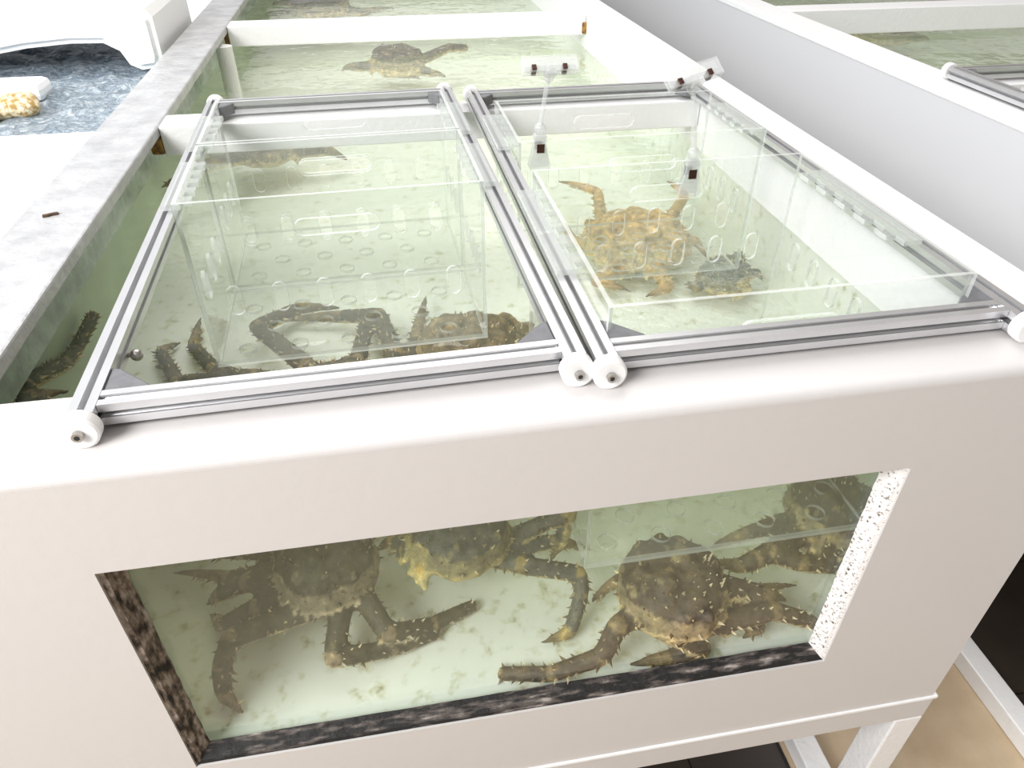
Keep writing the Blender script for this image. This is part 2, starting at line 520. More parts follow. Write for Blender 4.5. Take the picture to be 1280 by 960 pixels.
# rim rails
bm = bx(bmesh.new(), X0, -.160, .15, YB, -.026, 0, bevel=.004)
T(tag(obj('rim_rail', bm, M['rim_wet'], tank), 'wet left rim rail with drips and scuffs'))
bm = bmesh.new()
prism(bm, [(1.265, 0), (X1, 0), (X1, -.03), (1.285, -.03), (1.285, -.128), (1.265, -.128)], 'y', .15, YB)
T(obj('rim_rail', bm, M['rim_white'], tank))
T(obj('splash_strip', bx(bmesh.new(), -.228, -.222, .15, YB, -.135, -.026), M['glass_strip'], tank))

# steel walls and the stepped floor liner
T(obj('side_wall', bx(bmesh.new(), X0, X0 + .012, .03, YB, -.868, -.026), M['wall_green'], tank))
bm = bx(bmesh.new(), X1 - .012, X1, .03, YB, -.868, -.03)
T(obj('side_wall', bm, M['liner'], tank))
T(obj('end_wall', bx(bmesh.new(), X0, X1, YB - .03, YB, -.868, -.026), M['wall_green'], tank))
bm = prism(bmesh.new(), [(.03, -.66), (.50, -.66), (.56, -.56), (.62, -.42), (.66, -.40), (YB - .03, -.40), (YB - .03, -.86), (.03, -.86)],
           'x', X0 + .012, X1 - .012)
T(obj('liner', bm, M['liner'], tank))

# window glass and sealant
T(obj('window_pane', bx(bmesh.new(), -.05, 1.13, .031, .037, -.70, -.13), M['pane'], tank))
def bead(m, quad, label):
    bm = bmesh.new()
    rows = []
    n = 60
    (ax, az), (bx_, bz), (nx, nz) = quad
    random.seed(len(label))
    for i in range(n + 1):
        t = i / n
        w = .021 * (1 + .09 * noise.noise((t * 21, len(label), .3)))
        px, pz = ax + (bx_ - ax) * t, az + (bz - az) * t
        rows.append([bm.verts.new((px, .004, pz)),
                     bm.verts.new((px + nx * w * .35, .006, pz + nz * w * .35)),
                     bm.verts.new((px + nx * w, .0305, pz + nz * w)),
                     bm.verts.new((px, .0305, pz))])
    for i in range(n):
        for k in range(4):
            bm.faces.new((rows[i][k], rows[i + 1][k], rows[i + 1][(k + 1) % 4], rows[i][(k + 1) % 4]))
    bm.faces.new(rows[0]); bm.faces.new(rows[-1])
    bmesh.ops.recalc_face_normals(bm, faces=bm.faces)
    T(tag(obj('sealant_bead', bm, m, tank), label))
bead(M['seal_dark'], ((-.022, -.1662), (-.022, -.6615), (1, 0)), 'grimy brown sealant down the left window edge')
bead(M['seal_black'], ((-.022, -.6615), (1.1015, -.6615), (0, 1)), 'mouldy black sealant along the window bottom')
bead(M['seal_white'], ((1.1015, -.6615), (1.1015, -.1662), (-1, 0)), 'white sealant with black specks at the right window edge')

# caulk seam, lower frame, legs
T(obj('caulk_seam', bx(bmesh.new(), X0, X1 + .012, -.004, .02, -.879, -.8685, bevel=.003), M['rim_white'], tank))
T(obj('frame_beam', bx(bmesh.new(), X0, X1 + .010, 0, .066, -.955, -.879, bevel=.004), M['white_steel'], tank))
for xa in (X0, 1.351):
    T(obj('frame_beam', bx(bmesh.new(), xa, xa + .066, .066, YB, -.955, -.869, bevel=.004), M['white_steel'], tank))
T(obj('underside', bx(bmesh.new(), X0 + .066, 1.351, .066, YB, -.90, -.869), M['white_steel'], tank))
for xa in (X0, 1.351):
    for ya in (0.0, 2.6, 5.2):
        T(obj('leg', bx(bmesh.new(), xa, xa + .066, ya, ya + .066, FLOOR + .066, -.955, bevel=.004), M['rim_white'], tank))
    T(obj('base_rail', bx(bmesh.new(), xa, xa + .066, 0, YB, FLOOR + .001, FLOOR + .066, bevel=.004), M['rim_white'], tank))

# cross bars between the rails, rusty brackets under their ends
for ya, yb in ((1.285, 1.385), (2.53, 2.64), (3.85, 3.97)):
    T(obj('crossbar', bx(bmesh.new(), -.159, 1.264, ya, yb, -.075, -.001, bevel=.004), M['rim_white'], tank))
for xa, ya in ((-.192, 1.29), (-.18, 2.545), (1.248, 2.525)):
    T(tag(obj('bracket', bx(bmesh.new(), xa, xa + .033, ya - .004, ya + .07, -.072, -.027, bevel=.006), M['rust'], tank), 'rusty brown bracket under the crossbar end'))
bm = bmesh.new()
cyl(bm, (-.155, 2.36, -.399), (-.155, 2.36, -.036), .03, seg=20)
T(obj('strut', bm, M['rim_white'], tank, smooth=False))

# water
def water(name, x0, x1, y0, y1, z0, m, label, amp=.0025):
    bm = bmesh.new()
    nx, ny = 60, 150
    top = [[bm.verts.new((x0 + (x1 - x0) * i / nx, y0 + (y1 - y0) * j / ny,
                          WL + amp * noise.noise((i * .45, j * .6, 2.0)))) for j in range(ny + 1)] for i in range(nx + 1)]
    for i in range(nx):
        for j in range(ny):
            bm.faces.new((top[i][j], top[i + 1][j], top[i + 1][j + 1], top[i][j + 1]))
    ring = [top[i][0] for i in range(nx)] + [top[nx][j] for j in range(ny)] + \
           [top[i][ny] for i in range(nx, 0, -1)] + [top[0][j] for j in range(ny, 0, -1)]
    low = [bm.verts.new((v.co.x, v.co.y, z0)) for v in ring]
    n = len(ring)
    for i in range(n):
        bm.faces.new((ring[i], low[i], low[(i + 1) % n], ring[(i + 1) % n]))
    bm.faces.new(low)
    bmesh.ops.recalc_face_normals(bm, faces=bm.faces)
    o = obj(name, bm, m)
    for pl in o.data.polygons:
        pl.use_smooth = pl.normal.z > .5
    return tag(o, label, 'water', kind='stuff')
water('water', X0 + .008, X1 - .008, .0375, YB - .028, -.665, M['water'], 'pale green water filling the tank with the crab window')

# ------------------------------------------------------------------ tank across the aisle
tank2 = thing('seafood_tank', 'white steel tank across the aisle on the right, its long side facing us', 'tank', (0, 0, FLOOR))
XA, XB = 2.0, 3.71
T(obj('side_wall', bx(bmesh.new(), XA, XA + .02, -.35, YB, -.868, -.02, bevel=.003), M['wall_white'], tank2))
T(obj('side_wall', bx(bmesh.new(), XB - .02, XB, -.35, YB, -.868, -.02), M['white_steel'], tank2))
for xa in (XA, XB - .13):
    T(obj('rim_rail', bx(bmesh.new(), xa - .002, xa + .13, -.35, YB, -.028, 0, bevel=.005), M['rim_white'], tank2))
T(obj('rim_rail', bx(bmesh.new(), XA + .131, XB - .131, -.35, -.22, -.028, 0, bevel=.005), M['rim_white'], tank2))
T(obj('front_panel', bx(bmesh.new(), XA + .021, XB - .021, -.35, -.33, -.868, -.029), M['white_steel'], tank2))
T(obj('end_wall', bx(bmesh.new(), XA + .021, XB - .021, YB - .03, YB, -.868, -.029), M['wall_green'], tank2))
T(obj('crossbar', bx(bmesh.new(), XA + .131, XB - .131, 2.47, 2.60, -.10, -.001, bevel=.004), M['rim_white'], tank2))
T(obj('crossbar', bx(bmesh.new(), XA + .131, XB - .131, 1.285, 1.385, -.10, -.001, bevel=.004), M['rim_white'], tank2))
T(obj('liner', bx(bmesh.new(), XA + .021, XB - .021, -.33, YB - .03, -.868, -.40), M['liner'], tank2))
for xa in (XA, XB - .066):
    T(obj('frame_beam', bx(bmesh.new(), xa, xa + .066, -.35, YB, -.955, -.869, bevel=.004), M['white_steel'], tank2))
    T(obj('base_rail', bx(bmesh.new(), xa, xa + .066, -.35, YB, FLOOR + .001, FLOOR + .066, bevel=.004), M['rim_white'], tank2))
    for ya in (-.35, 2.6, 5.2):
        T(obj('leg', bx(bmesh.new(), xa, xa + .066, ya, ya + .066, FLOOR + .066, -.955, bevel=.004), M['rim_white'], tank2))
T(obj('underside', bx(bmesh.new(), XA + .066, XB - .066, -.35, YB, -.90, -.869), M['white_steel'], tank2))
water('water', XA + .018, XB - .018, -.332, YB - .028, -.41, M['water_far'], 'olive green water in the tank across the aisle')

# ------------------------------------------------------------------ aluminium lid frames
def t_slot():
    """Outline of a 30 mm extrusion with one groove per side."""
    h, s, d = .015, .0042, .0105
    side = [(-h, h), (-s, h), (-s, h - .0026), (-.0088, h - .0030), (-.0088, h - .0050), (-.0040, h - d), (.0040, h - d), (.0088, h - .0050), (.0088, h - .0030), (s, h - .0026), (s, h)]
    pts = []
    for k in range(4):
        c, q = [(1, 0), (0, -1), (-1, 0), (0, 1)][k]
        for x, y in side:
            pts.append((x * c - y * q, x * q + y * c))
    return pts

def bar(name, p0, p1, parent):
    bm = prism(bmesh.new(), t_slot(), 'y', 0, 1)
    p0, p1 = Vector(p0), Vector(p1)
    d = p1 - p0
    ang = math.atan2(d.y, d.x) - math.pi / 2
    bm.transform(Matrix.Translation(p0) @ Matrix.Rotation(ang, 4, 'Z') @ Matrix.Diagonal((1, d.length, 1, 1)))
    # dark strip at the bottom of each groove
    return obj(name, bm, M['alu'], parent)

ZC = .0225
def wheel(parent, x, y, dy):
    bm = bmesh.new()
    n = 40
    prof = [(.0, .0225 * .0 + .004), (.0, .0195), (.002, .0222), (.004, .0225), (.016, .0225), (.018, .0222), (.020, .0195), (.020, .004)]
    rings = []
    for t, r in prof:
        rings.append([bm.verts.new((x + r * math.cos(2 * math.pi * i / n), y + dy * t, ZC + r * math.sin(2 * math.pi * i / n))) for i in range(n)])
    for a, b in zip(rings, rings[1:]):
        for i in range(n):
            bm.faces.new((a[i], a[(i + 1) % n], b[(i + 1) % n], b[i]))
    bm.faces.new(rings[0]); bm.faces.new(rings[-1])
    bmesh.ops.recalc_face_normals(bm, faces=bm.faces)
    w = obj('roller_wheel', bm, M['nylon'], parent, smooth=False)
    bm = bmesh.new()
    y1 = y + dy * .020
    cyl(bm, (x, y1 - dy * .002, ZC), (x, y1 + dy * .007, ZC), .0062, seg=20)
    cyl(bm, (x, y1 + dy * .0066, ZC), (x, y1 + dy * .0074, ZC), .0034, seg=6, mi=1)
    obj('axle_bolt', bm, [M['bolt'], M['hole_black']], w)

def lid(label, loc, rz, W, L, bolt=False):
    t = thing('lid_frame', label, 'lid', loc, rz, )
    y0, y1 = .0, L
    for x in (0, W):
        bar('side_bar', (x, y0, ZC), (x, y1, ZC), t)
        wheel(t, x, y0 - .0005, -1)
        wheel(t, x, y1 + .0005, 1)
    bar('end_bar', (.0155, .027, ZC), (W - .0155, .027, ZC), t)
    bar('end_bar', (.0155, y1 - .02, ZC), (W - .0155, y1 - .02, ZC), t)
    for sx, xx in ((1, .0155), (-1, W - .0155)):
        for sy, yy in ((1, .0425), (-1, y1 - .0355)):
            g = 1 if sy > 0 else .62
            bm = prism(bmesh.new(), [(xx, yy), (xx + sx * .056 * g, yy), (xx + sx * .05 * g, yy + sy * .008), (xx + sx * .012, yy + sy * .046 * g), (xx, yy + sy * .052 * g)], 'z', .010, .0352)
            bmesh.ops.bevel(bm, geom=list(bm.edges), offset=.0015, segments=1, affect='EDGES')
            obj('corner_bracket', bm, M['bracket'], t)
    if bolt:
        bm = bmesh.new()
        cyl(bm, (.0135, .155, .013), (.024, .155, .013), .0035, seg=10)
        ball(bm, (.026, .155, .012), .0085, 12)
        obj('thumb_screw', bm, M['bolt'], t, smooth=True)
    return t
LZ = R(1.65)
LIDL = (.010, .062, 0)
lidl = lid('aluminium lid frame on wheels over the left half of the crab tank', LIDL, LZ, .594, 1.305, bolt=True)
lidr = lid('aluminium lid frame on wheels over the right half of the crab tank', (.643, .068, 0), R(.35), .609, 1.275)
lid('aluminium lid frame on the tank across the aisle, only its far end showing', (2.075, .075, 0), 0, .609, 1.285)

# ------------------------------------------------------------------ acrylic baskets
def basket(label, loc, rz, W, D, zb, zt, slots, lip, holes_dy=.08, wall_slots=True):
    """Open clear box hung by finger-jointed lips on both sides. Local origin at its front left corner on the lid plane."""
    t = thing('acrylic_basket', label, 'basket', loc, rz)
    th = .007
    AM = [M['acrylic'], M['acrylic_edge']]
    n = max(3, round(W / .082) - 0)
    # end panels with a hand slot and a row of drain slots
    for y in (th / 2, D - th / 2):
        hs = [pill(W * .36, W * .64, -.002, .030)]
        k0 = (W - .082 * (slots - 1)) / 2
        for i in range(slots):
            x = k0 + .082 * i
            hs.append(pill(x - .0135, x + .0135, -.150, -.090))
        obj('end_panel', place(sheet(rect(0, W, zb, zt), hs, th), 'xz', y), AM, t)
    # side panels
    for x in (th / 2, W - th / 2):
        hs = []
        k = int((D - .06) / .075)
        for i in range(k):
            y = D / 2 + .075 * (i - (k - 1) / 2)
            hs.append(pill(y - .0135, y + .0135, -.150, -.090))
        obj('side_panel', place(sheet(rect(th + .0005, D - th - .0005, zb, zt), hs, th), 'yz', x), AM, t)
    # perforated bottom
    hs = []
    row = 0
    y = .05
    while y < D - .03:
        x = .055 + (.05 if row % 2 else 0)
        while x < W - .03:
            hs.append(circle(x, y, .018, 14))
            x += .102
        y += holes_dy
        row += 1
    obj('base_panel', place(sheet(rect(th + .0005, W - th - .0005, th + .0005, D - th - .0005), hs, th), 'xy', zb + th / 2), AM, t)
    # hanging lips: plate outside, five fingers through the side panel
    la, lb = lip
    for sx, xe in ((-1, 0), (1, W)):
        def X(v):
            return xe + sx * v
        pts = [(X(.0005), la), (X(.033), la), (X(.033), lb), (X(.0005), lb)]
        fn = 5
        step = (lb - la) / fn
        for i in range(fn):
            b1 = lb - step * i - step * .12
            b0 = b1 - step * .52
            pts += [(X(.0005), b1), (X(-.017), b1), (X(-.017), b0), (X(.0005), b0)]
        bm = sheet(pts, [], .009)
        place(bm, 'xy', .045)
        obj('hanger_lip', bm, [M['acrylic_lip'], M['acrylic_edge']], t)
    return t

def on_lid(x, y, rz, base):
    c, s = math.cos(rz), math.sin(rz)
    return (base[0] + x * c - y * s, base[1] + x * s + y * c, 0)
BZ = .075
basket('front acrylic basket hanging in the left lid, bare of any clip', on_lid(.0275, .518, LZ, LIDL), LZ, .539, .305, -.262, BZ, 6, (.06, .285))
basket('rear acrylic basket hanging in the left lid by the crossbar', on_lid(.0275, .832, LZ, LIDL), LZ, .539, .305, -.262, BZ, 6, (.06, .285))
basket('large acrylic basket at the front of the right lid, seen through the window too', (.660, .126, 0), R(.3), .545, .512, -.455, BZ, 6, (.16, .48), holes_dy=.056)
basket('small acrylic basket at the rear of the right lid, holding the upright sign clip', (.660, .792, 0), R(.3), .545, .305, -.262, BZ, 6, (.06, .285))
basket('acrylic basket hanging in the lid of the tank across the aisle', (2.105, .80, 0), 0, .545, .305, -.262, BZ, 6, (.06, .285))

# ------------------------------------------------------------------ sign clips
def sign_clip(label, loc, top, yaw, roll):
    """Jaw clip on a panel edge, ball joint, rod, and a double clip bar on top."""
    t = thing('sign_clip', label, 'clip', loc, 0)
    # lower jaws straddling the panel: narrow waist, flared grips
    def jaw(sy):
        prof = [(-.020, -.052), (.020, -.052), (.023, -.046), (.017, -.020), (.013, 0), (.014, .016), (-.014, .016), (-.013, 0), (-.017, -.020), (-.023, -.046)]
        bm = sheet(prof, [], .006)
        for f in bm.faces:
            f.material_index = 0
        place(bm, 'xz', sy * .0075)
        return bm
    bm = jaw(-1)
    b2 = jaw(1)
    me = bpy.data.meshes.new('tmp'); b2.to_mesh(me); b2.free(); bm.from_mesh(me); bpy.data.meshes.remove(me)
    bx(bm, -.012, .012, -.010, .010, .006, .020, bevel=.002)
    base = obj('base_clip', bm, M['clip'], t)
    bm = bmesh.new()
    bx(bm, -.008, .008, -.0125, -.0108, -.016, .002, bevel=.0005)
    bx(bm, -.008, .008, .0108, .0125, -.016, .002, bevel=.0005)
    obj('spring', bm, M['spring'], base)
    # ball joints and rod
    top = Vector(top)
    bm = bmesh.new()
    ball(bm, (0, 0, .030), .0125, 16)
    obj('ball_joint', bm, M['clip'], t, smooth=True)
    bm = ball(bmesh.new(), (top.x * .93, top.y * .93, top.z * .9 + .002), .012, 16, (1, 1, 1.5))
    obj('ball_joint', bm, M['clip'], t, smooth=True)
    bm = cyl(bmesh.new(), (0, 0, .036), top * .93, .0052, .0045, seg=14)
    obj('rod', bm, M['clip'], t, smooth=False)
    # top double clip
    bm = bmesh.new()
    bx(bm, -.055, .055, -.008, -.003, -.014, .020, bevel=.0015)
    bx(bm, -.055, .055, .003, .008, -.014, .020, bevel=.0015)
    bx(bm, -.052, .052, -.003, .003, -.004, .001)
    bx(bm, -.012, .012, -.006, .006, -.020, -.012, bevel=.002)
    mt = Matrix.Translation(top) @ Euler((R(-50), R(roll), R(yaw)), 'XYZ').to_matrix().to_4x4()
    bm.transform(mt)
    tc = obj('top_clip', bm, M['clip'], t)
    for x in (-.033, .028):
        bm = bmesh.new()
        bx(bm, x - .0045, x + .0045, -.0105, .0105, -.012, -.0005, bevel=.001)
        bm.transform(mt)
        obj('spring', bm, M['spring'], tc)
    return t
sign_clip('clear plastic sign clip standing upright on the small rear basket of the right lid', (.705, .796, .070), (.0165, 0, .148), 0, 0)
sign_clip('clear plastic sign clip with a tilted head on the back of the large basket', (.973, .636, .058), (-.022, .0, .172), 12, -10)

# ------------------------------------------------------------------ left neighbour
bin_ = thing('display_bin', 'white display bin beside the left rim of the crab tank', 'bin', (0, 0, FLOOR))
T(obj('body', bx(bmesh.new(), -2.6, -.315, .1, YB, FLOOR + .001, -.09, bevel=.01), M['foam'], bin_))
T(obj('cover', bx(bmesh.new(), -2.6, -.315, .03, 1.40, -.089, -.035, bevel=.012), M['foam'], bin_))
T(obj('kerb', bx(bmesh.new(), -2.6, -.315, 2.75, YB, -.089, -.03, bevel=.012), M['foam'], bin_))
bm = bmesh.new()
nx, ny = 90, 60
g = [[bm.verts.new((-2.58 + 2.262 * i / nx, 1.401 + 1.34 * j / ny, -.075 + .022 * noise.fractal((i * .30, j * .3, 1.0), 1, 2, 4))) for j in range(ny + 1)] for i in range(nx + 1)]
for i in range(nx):
    for j in range(ny):
        bm.faces.new((g[i][j], g[i + 1][j], g[i + 1][j + 1], g[i][j + 1]))
o = obj('foaming_water', bm, M['bubbles'], smooth=True)
tag(o, 'bluish foaming water in the white bin at the far left', 'water', kind='stuff')

# moulded tub lid lying over the far part of the basin, one lug hanging at its right end
bm = bmesh.new()
out_ = [(-2.3, -.01), (-.86, .0), (-.74, .018), (-.60, .028), (-.50, .026), (-.455, .0), (-.435, -.045), (-.40, -.062), (-.335, -.055), (-.325, -.02),
        (-.325, .10), (-.345, .125), (-2.3, .125)]
prism(bm, out_, 'y', 2.14, 2.74)
bmesh.ops.bevel(bm, geom=[e for e in bm.edges if abs(e.verts[0].co.y - e.verts[1].co.y) < 1e-6 and e.verts[0].co.y < 2.2], offset=.02, segments=3, affect='EDGES')
o = obj('plastic_tub', bm, M['tub'])
tag(o, 'white moulded plastic tub lid lying across the foaming water', 'tub')

bm = bmesh.new()
ball(bm, (-.80, 1.66, -.055), .1, 24, (1.25, .75, .42))
ball(bm, (-.66, 1.72, -.05), .06, 18, (1.3, .9, .6))
for v in bm.verts:
    v.co += Vector((1, 1, 1)) * .012 * noise.noise(v.co * 22)
o = obj('net_bag', bm, M['bag_yellow'], smooth=True)
tag(o, 'small yellowish net bag in the foaming water', 'bag')
bm = bx(bmesh.new(), -.78, -.62, 1.84, 1.96, -.075, -.02, bevel=.02)
o = obj('foam_block', bm, M['foam'])
tag(o, 'small white block floating behind the yellowish bag', 'block')

# scraps lying on the steel
def scrap(label, loc, s, rz):
    bm = bmesh.new()
    pts = [(-1, -.25), (-.4, -.35), (.3, -.2), (1, -.3), (.85, .2), (.2, .25), (-.5, .2), (-.9, .3)]
    prism(bm, [(x * s, y * s) for x, y in pts], 'z', 0, s * .3)
    bm.transform(Matrix.Translation(loc) @ Matrix.Rotation(rz, 4, 'Z'))
    tag(obj('leaf_scrap', bm, M['scrap']), label, 'scrap')
scrap('brown scrap lying alone on the wet left rim rail', (-.244, .755, .0), .014, R(25))

# ------------------------------------------------------------------ crabs
def make_crab(name, label, spec, seed, shell=(.13, .105, .055), belly=(.62, .50, .27), joint=(.42, .31, .15), spine=.0125, vox=.0065, group=None):
    rnd = random.Random(seed)
    (cx, cy, cz), ang, (ln, wd, ht), legs = spec
    C = Vector((cx, cy, cz))
    rot = Matrix.Rotation(R(ang), 4, 'Z')
    bm = bmesh.new()
    samples = []     # (position, colour)
    def lerp(a, b, t):
        return tuple(x + (y - x) * t for x, y in zip(a, b))
    # --- carapace: a domed pentagonal shield, flat beneath, with regional swellings
    nu, nv = 40, 22
    def outline(a):
        # radius of the shield seen from above, front at a = 0
        c, s = math.cos(a), math.sin(a)
        base = 1 / ((abs(c) ** 2.4 + abs(s) ** 2.4) ** (1 / 2.4))
        r = base * (1 - .16 * max(0, c) ** 3)
        r += .10 * math.exp(-(a if a < math.pi else a - 2 * math.pi) ** 2 / .02)      # rostrum
        r += .035 * (math.cos(a * 13) > .3)
        return r
    grid = []
    for j in range(nv + 1):
        ph = -math.pi / 2 + math.pi * j / nv
        row = []
        for i in range(nu):
            a = 2 * math.pi * i / nu
            cr = max(.001, math.cos(ph)) ** .62
            r = outline(a) * cr
            x, y = r * math.cos(a) * ln / 2, r * math.sin(a) * wd / 2
            z = math.sin(ph)
            z = z * ht * .58 if z > 0 else z * ht * .42
            if z > 0:
                u, v = x / ln * 2, y / wd * 2
                z *= 1 + .20 * math.exp(-((u - .35) ** 2 + v * v) / .05) + .14 * math.exp(-((u + .35) ** 2 + (abs(v) - .42) ** 2) / .06) \
                    - .16 * math.exp(-(u + .02) ** 2 / .006) + .16 * noise.noise((u * 3 + seed, v * 3, .5)) + .10 * noise.noise((u * 8 + seed, v * 8, 1.5))
            p = rot @ Vector((x, y, z)) + C
            row.append(bm.verts.new(p))
            zz = z / (ht * .58)
            k = min(1, max(0, (.10 - zz) / .22))
            if i in (0, 1, 2, nu - 1, nu - 2) and abs(zz) < .5:
                k = max(k, .6)
            col = lerp(shell, belly, k)
            if zz > 0 and math.cos(ph) > .86:
                col = lerp(col, belly, .35)
            samples.append((p.copy(), col))
        grid.append(row)
    for j in range(nv):
        for i in range(nu):
            bm.faces.new((grid[j][i], grid[j][(i + 1) % nu], grid[j + 1][(i + 1) % nu], grid[j + 1][i]))
    bm.faces.new(grid[0]); bm.faces.new(grid[-1])
    # swollen tubercles over the shield
    for i in range(46):
        a, q = rnd.uniform(0, 2 * math.pi), math.sqrt(rnd.random()) * .9
        ph = math.acos(q ** (1 / .62))
        rr = outline(a) * q
        p = rot @ Vector((rr * math.cos(a) * ln / 2, rr * math.sin(a) * wd / 2, math.sin(ph) * ht * .58)) + C
        s = ln * rnd.uniform(.035, .07)
        ball(bm, p, s, 10, (1, 1, .8))
        samples.append((p + Vector((0, 0, s * .8)), lerp(shell, belly, rnd.choice((0, 0, .12, .3)))))
    # mouthparts and eye stalks at the front
    for sy in (-1, 1):
        for k in range(3):
            a = C + rot.to_3x3() @ Vector((ln * .43, sy * wd * (.05 + .06 * k), -ht * .05))
            b = C + rot.to_3x3() @ Vector((ln * (.58 - .03 * k), sy * wd * (.07 + .09 * k), -ht * (.25 + .05 * k)))
            cyl(bm, a, b, .011, .006, seg=8)
            samples.append((a, joint)); samples.append((b, belly))
    # --- legs: chained tapered segments, thick at the joints, last one a claw tip
    spines = []
    def seg_tube(p0, p1, r0, r1, tip, first):
        d = p1 - p0
        L = d.length
        dn = d.normalized()
        up = Vector((0, 0, 1)) - dn * dn.z
        up = up.normalized() if up.length > .05 else Vector((1, 0, 0))
        sd = dn.cross(up)
        K, n = 9, 12
        rings = []
        for k in range(K + 1):
            t = k / K
            if tip:
                r = r0 * (.80 * (1 - t) ** .85 + .18 * (1 - t)) + .0022
            else:
                r = r0 + (r1 - r0) * t
                r *= .86 + .20 * abs(2 * t - 1) ** 3 + .10 * math.sin(math.pi * t)
                if k in (0, K):
                    r *= .72
            c = p0 + d * t
            if tip:
                c = c + up * (-.14 * L * t * t + .14 * L * t)
            ring = []
            for i in range(n):
                a = 2 * math.pi * i / n
                rr = r * (1 + .07 * math.cos(2 * a))
                q = c + up * math.sin(a) * rr * 1.02 + sd * math.cos(a) * rr * .92
                ring.append(bm.verts.new(q))
                s = math.sin(a)
                k1 = min(1, max(0, (-.12 - s) / .35))
                col = lerp(shell, belly, k1 * .9)
                if not tip and (t < .08 or t > .92):
                    col = lerp(col, joint, .45)
                if tip:
                    col = lerp(lerp(shell, joint, .45), (.03, .02, .012), t ** 2)
                samples.append((q.copy(), col))
            rings.append(ring)
        for a, b in zip(rings, rings[1:]):
            for i in range(n):
                bm.faces.new((a[i], a[(i + 1) % n], b[(i + 1) % n], b[i]))
        bm.faces.new(rings[0]); bm.faces.new(rings[-1])
        # spine rows
        cnt = max(3, int(L / .017))
        for k in range(cnt):
            t = (k + .6) / cnt
            r = (r0 + (r1 - r0) * t) * (1 - t * .6 if tip else 1)
            if tip and t > .6:
                continue
            for a, pr in ((.0, .8), (math.pi, .8), (.6, .55), (math.pi - .6, .55), (math.pi / 2, .6)):
                if rnd.random() < pr:
                    aa = a + rnd.uniform(-.25, .25)
                    nrm = up * math.sin(aa) + sd * math.cos(aa)
                    q = p0 + d * (t + rnd.uniform(-.03, .03)) + nrm * r * .86
                    spines.append((q, (nrm + dn * .5).normalized(), rnd.uniform(.5, 1) * (1.15 if a in (0.0, math.pi) else .8)))
    for r, pts in legs:
        blunt = r < 0
        r = abs(r) * .92
        P = [Vector(p) for p in pts]
        m_ = len(P) - 1
        # coxa from under the shield to the first joint
        root = C + (P[0] - C) * .55
        root.z = min(root.z, C.z - .005)
        seg_tube(root, P[0], r * .95, r, False, True)
        for k in range(m_):
            last = k == m_ - 1 and not blunt
            ra = r * (1 - .40 * k / max(1, m_)) * (.82 if last else 1)
            rb = r * (1 - .40 * (k + 1) / max(1, m_))
            seg_tube(P[k], P[k + 1], ra, rb, k == m_ - 1 and not blunt, False)
            if k:
                ball(bm, P[k], ra * .90, 10)
                samples.append((P[k].copy(), joint))
    bmesh.ops.recalc_face_normals(bm, faces=bm.faces)
    # one continuous skin
    me = bpy.data.meshes.new('tmp'); bm.to_mesh(me); bm.free()
    to = bpy.data.objects.new('tmp', me)
    COL.objects.link(to)
    md = to.modifiers.new('r', 'REMESH')
    md.mode = 'VOXEL'
    md.voxel_size = vox
    sm = to.modifiers.new('s', 'SMOOTH')
    sm.factor = .5; sm.iterations = 2
    dg = bpy.context.evaluated_depsgraph_get()
    me2 = bpy.data.meshes.new_from_object(to.evaluated_get(dg))
    COL.objects.unlink(to)
    bpy.data.objects.remove(to); bpy.data.meshes.remove(me)
    bm = bmesh.new(); bm.from_mesh(me2); bpy.data.meshes.remove(me2)
    kd = kdtree.KDTree(len(samples))
    for i, (q, c) in enumerate(samples):
        kd.insert(q, i)
    kd.balance()
    cl = bm.verts.layers.float_color.new('Col')
    for v in bm.verts:
        _, i, _ = kd.find(v.co)
        v[cl] = (*samples[i][1], 1)
    # spines and tubercles grown out of the skin
    for i in range(110):
        a, q = rnd.uniform(0, 2 * math.pi), math.sqrt(rnd.random()) * .97
        ph = math.acos(q ** (1 / .62))
        rr = outline(a) * q
        loc = Vector((rr * math.cos(a) * ln / 2, rr * math.sin(a) * wd / 2, math.sin(ph) * ht * .57))
        nrm = Vector((loc.x / ln, loc.y / wd, .35 + loc.z / ht)).normalized()
        spines.append((rot @ loc + C, rot.to_3x3() @ nrm, rnd.uniform(.5, 1.0)))
    for i in range(26):
        a = 2 * math.pi * (i + .5) / 26
        rr = outline(a) * .97
        loc = Vector((rr * math.cos(a) * ln / 2, rr * math.sin(a) * wd / 2, .004))
        spines.append((rot @ loc + C, rot.to_3x3() @ Vector((math.cos(a), math.sin(a), .25)).normalized(), 1.3))
    for q, nrm, s in spines:
        h = spine * s
        side = nrm.orthogonal().normalized()
        oth = nrm.cross(side)
        base = [bm.verts.new(q + (side * math.cos(k * 2.094) + oth * math.sin(k * 2.094)) * h * .42 - nrm * h * .25) for k in range(3)]
        tipv = bm.verts.new(q + nrm * h)
        pale = rnd.random() < .62
        for v in base:
            v[cl] = (*lerp(shell, belly, .45 if pale else .1), 1)
        tipv[cl] = (*(lerp(belly, (.95, .9, .75), .4) if pale else lerp(shell, joint, .5)), 1)
        for k in range(3):
            bm.faces.new((base[k], base[(k + 1) % 3], tipv))
    o = obj(name, bm, M['crab'])
    for pl in o.data.polygons:
        pl.use_smooth = len(pl.vertices) > 3
    # origin at the body
    o.data.transform(Matrix.Translation(-C))
    o.location = C
    tag(o, label, 'crab', group)
    return o

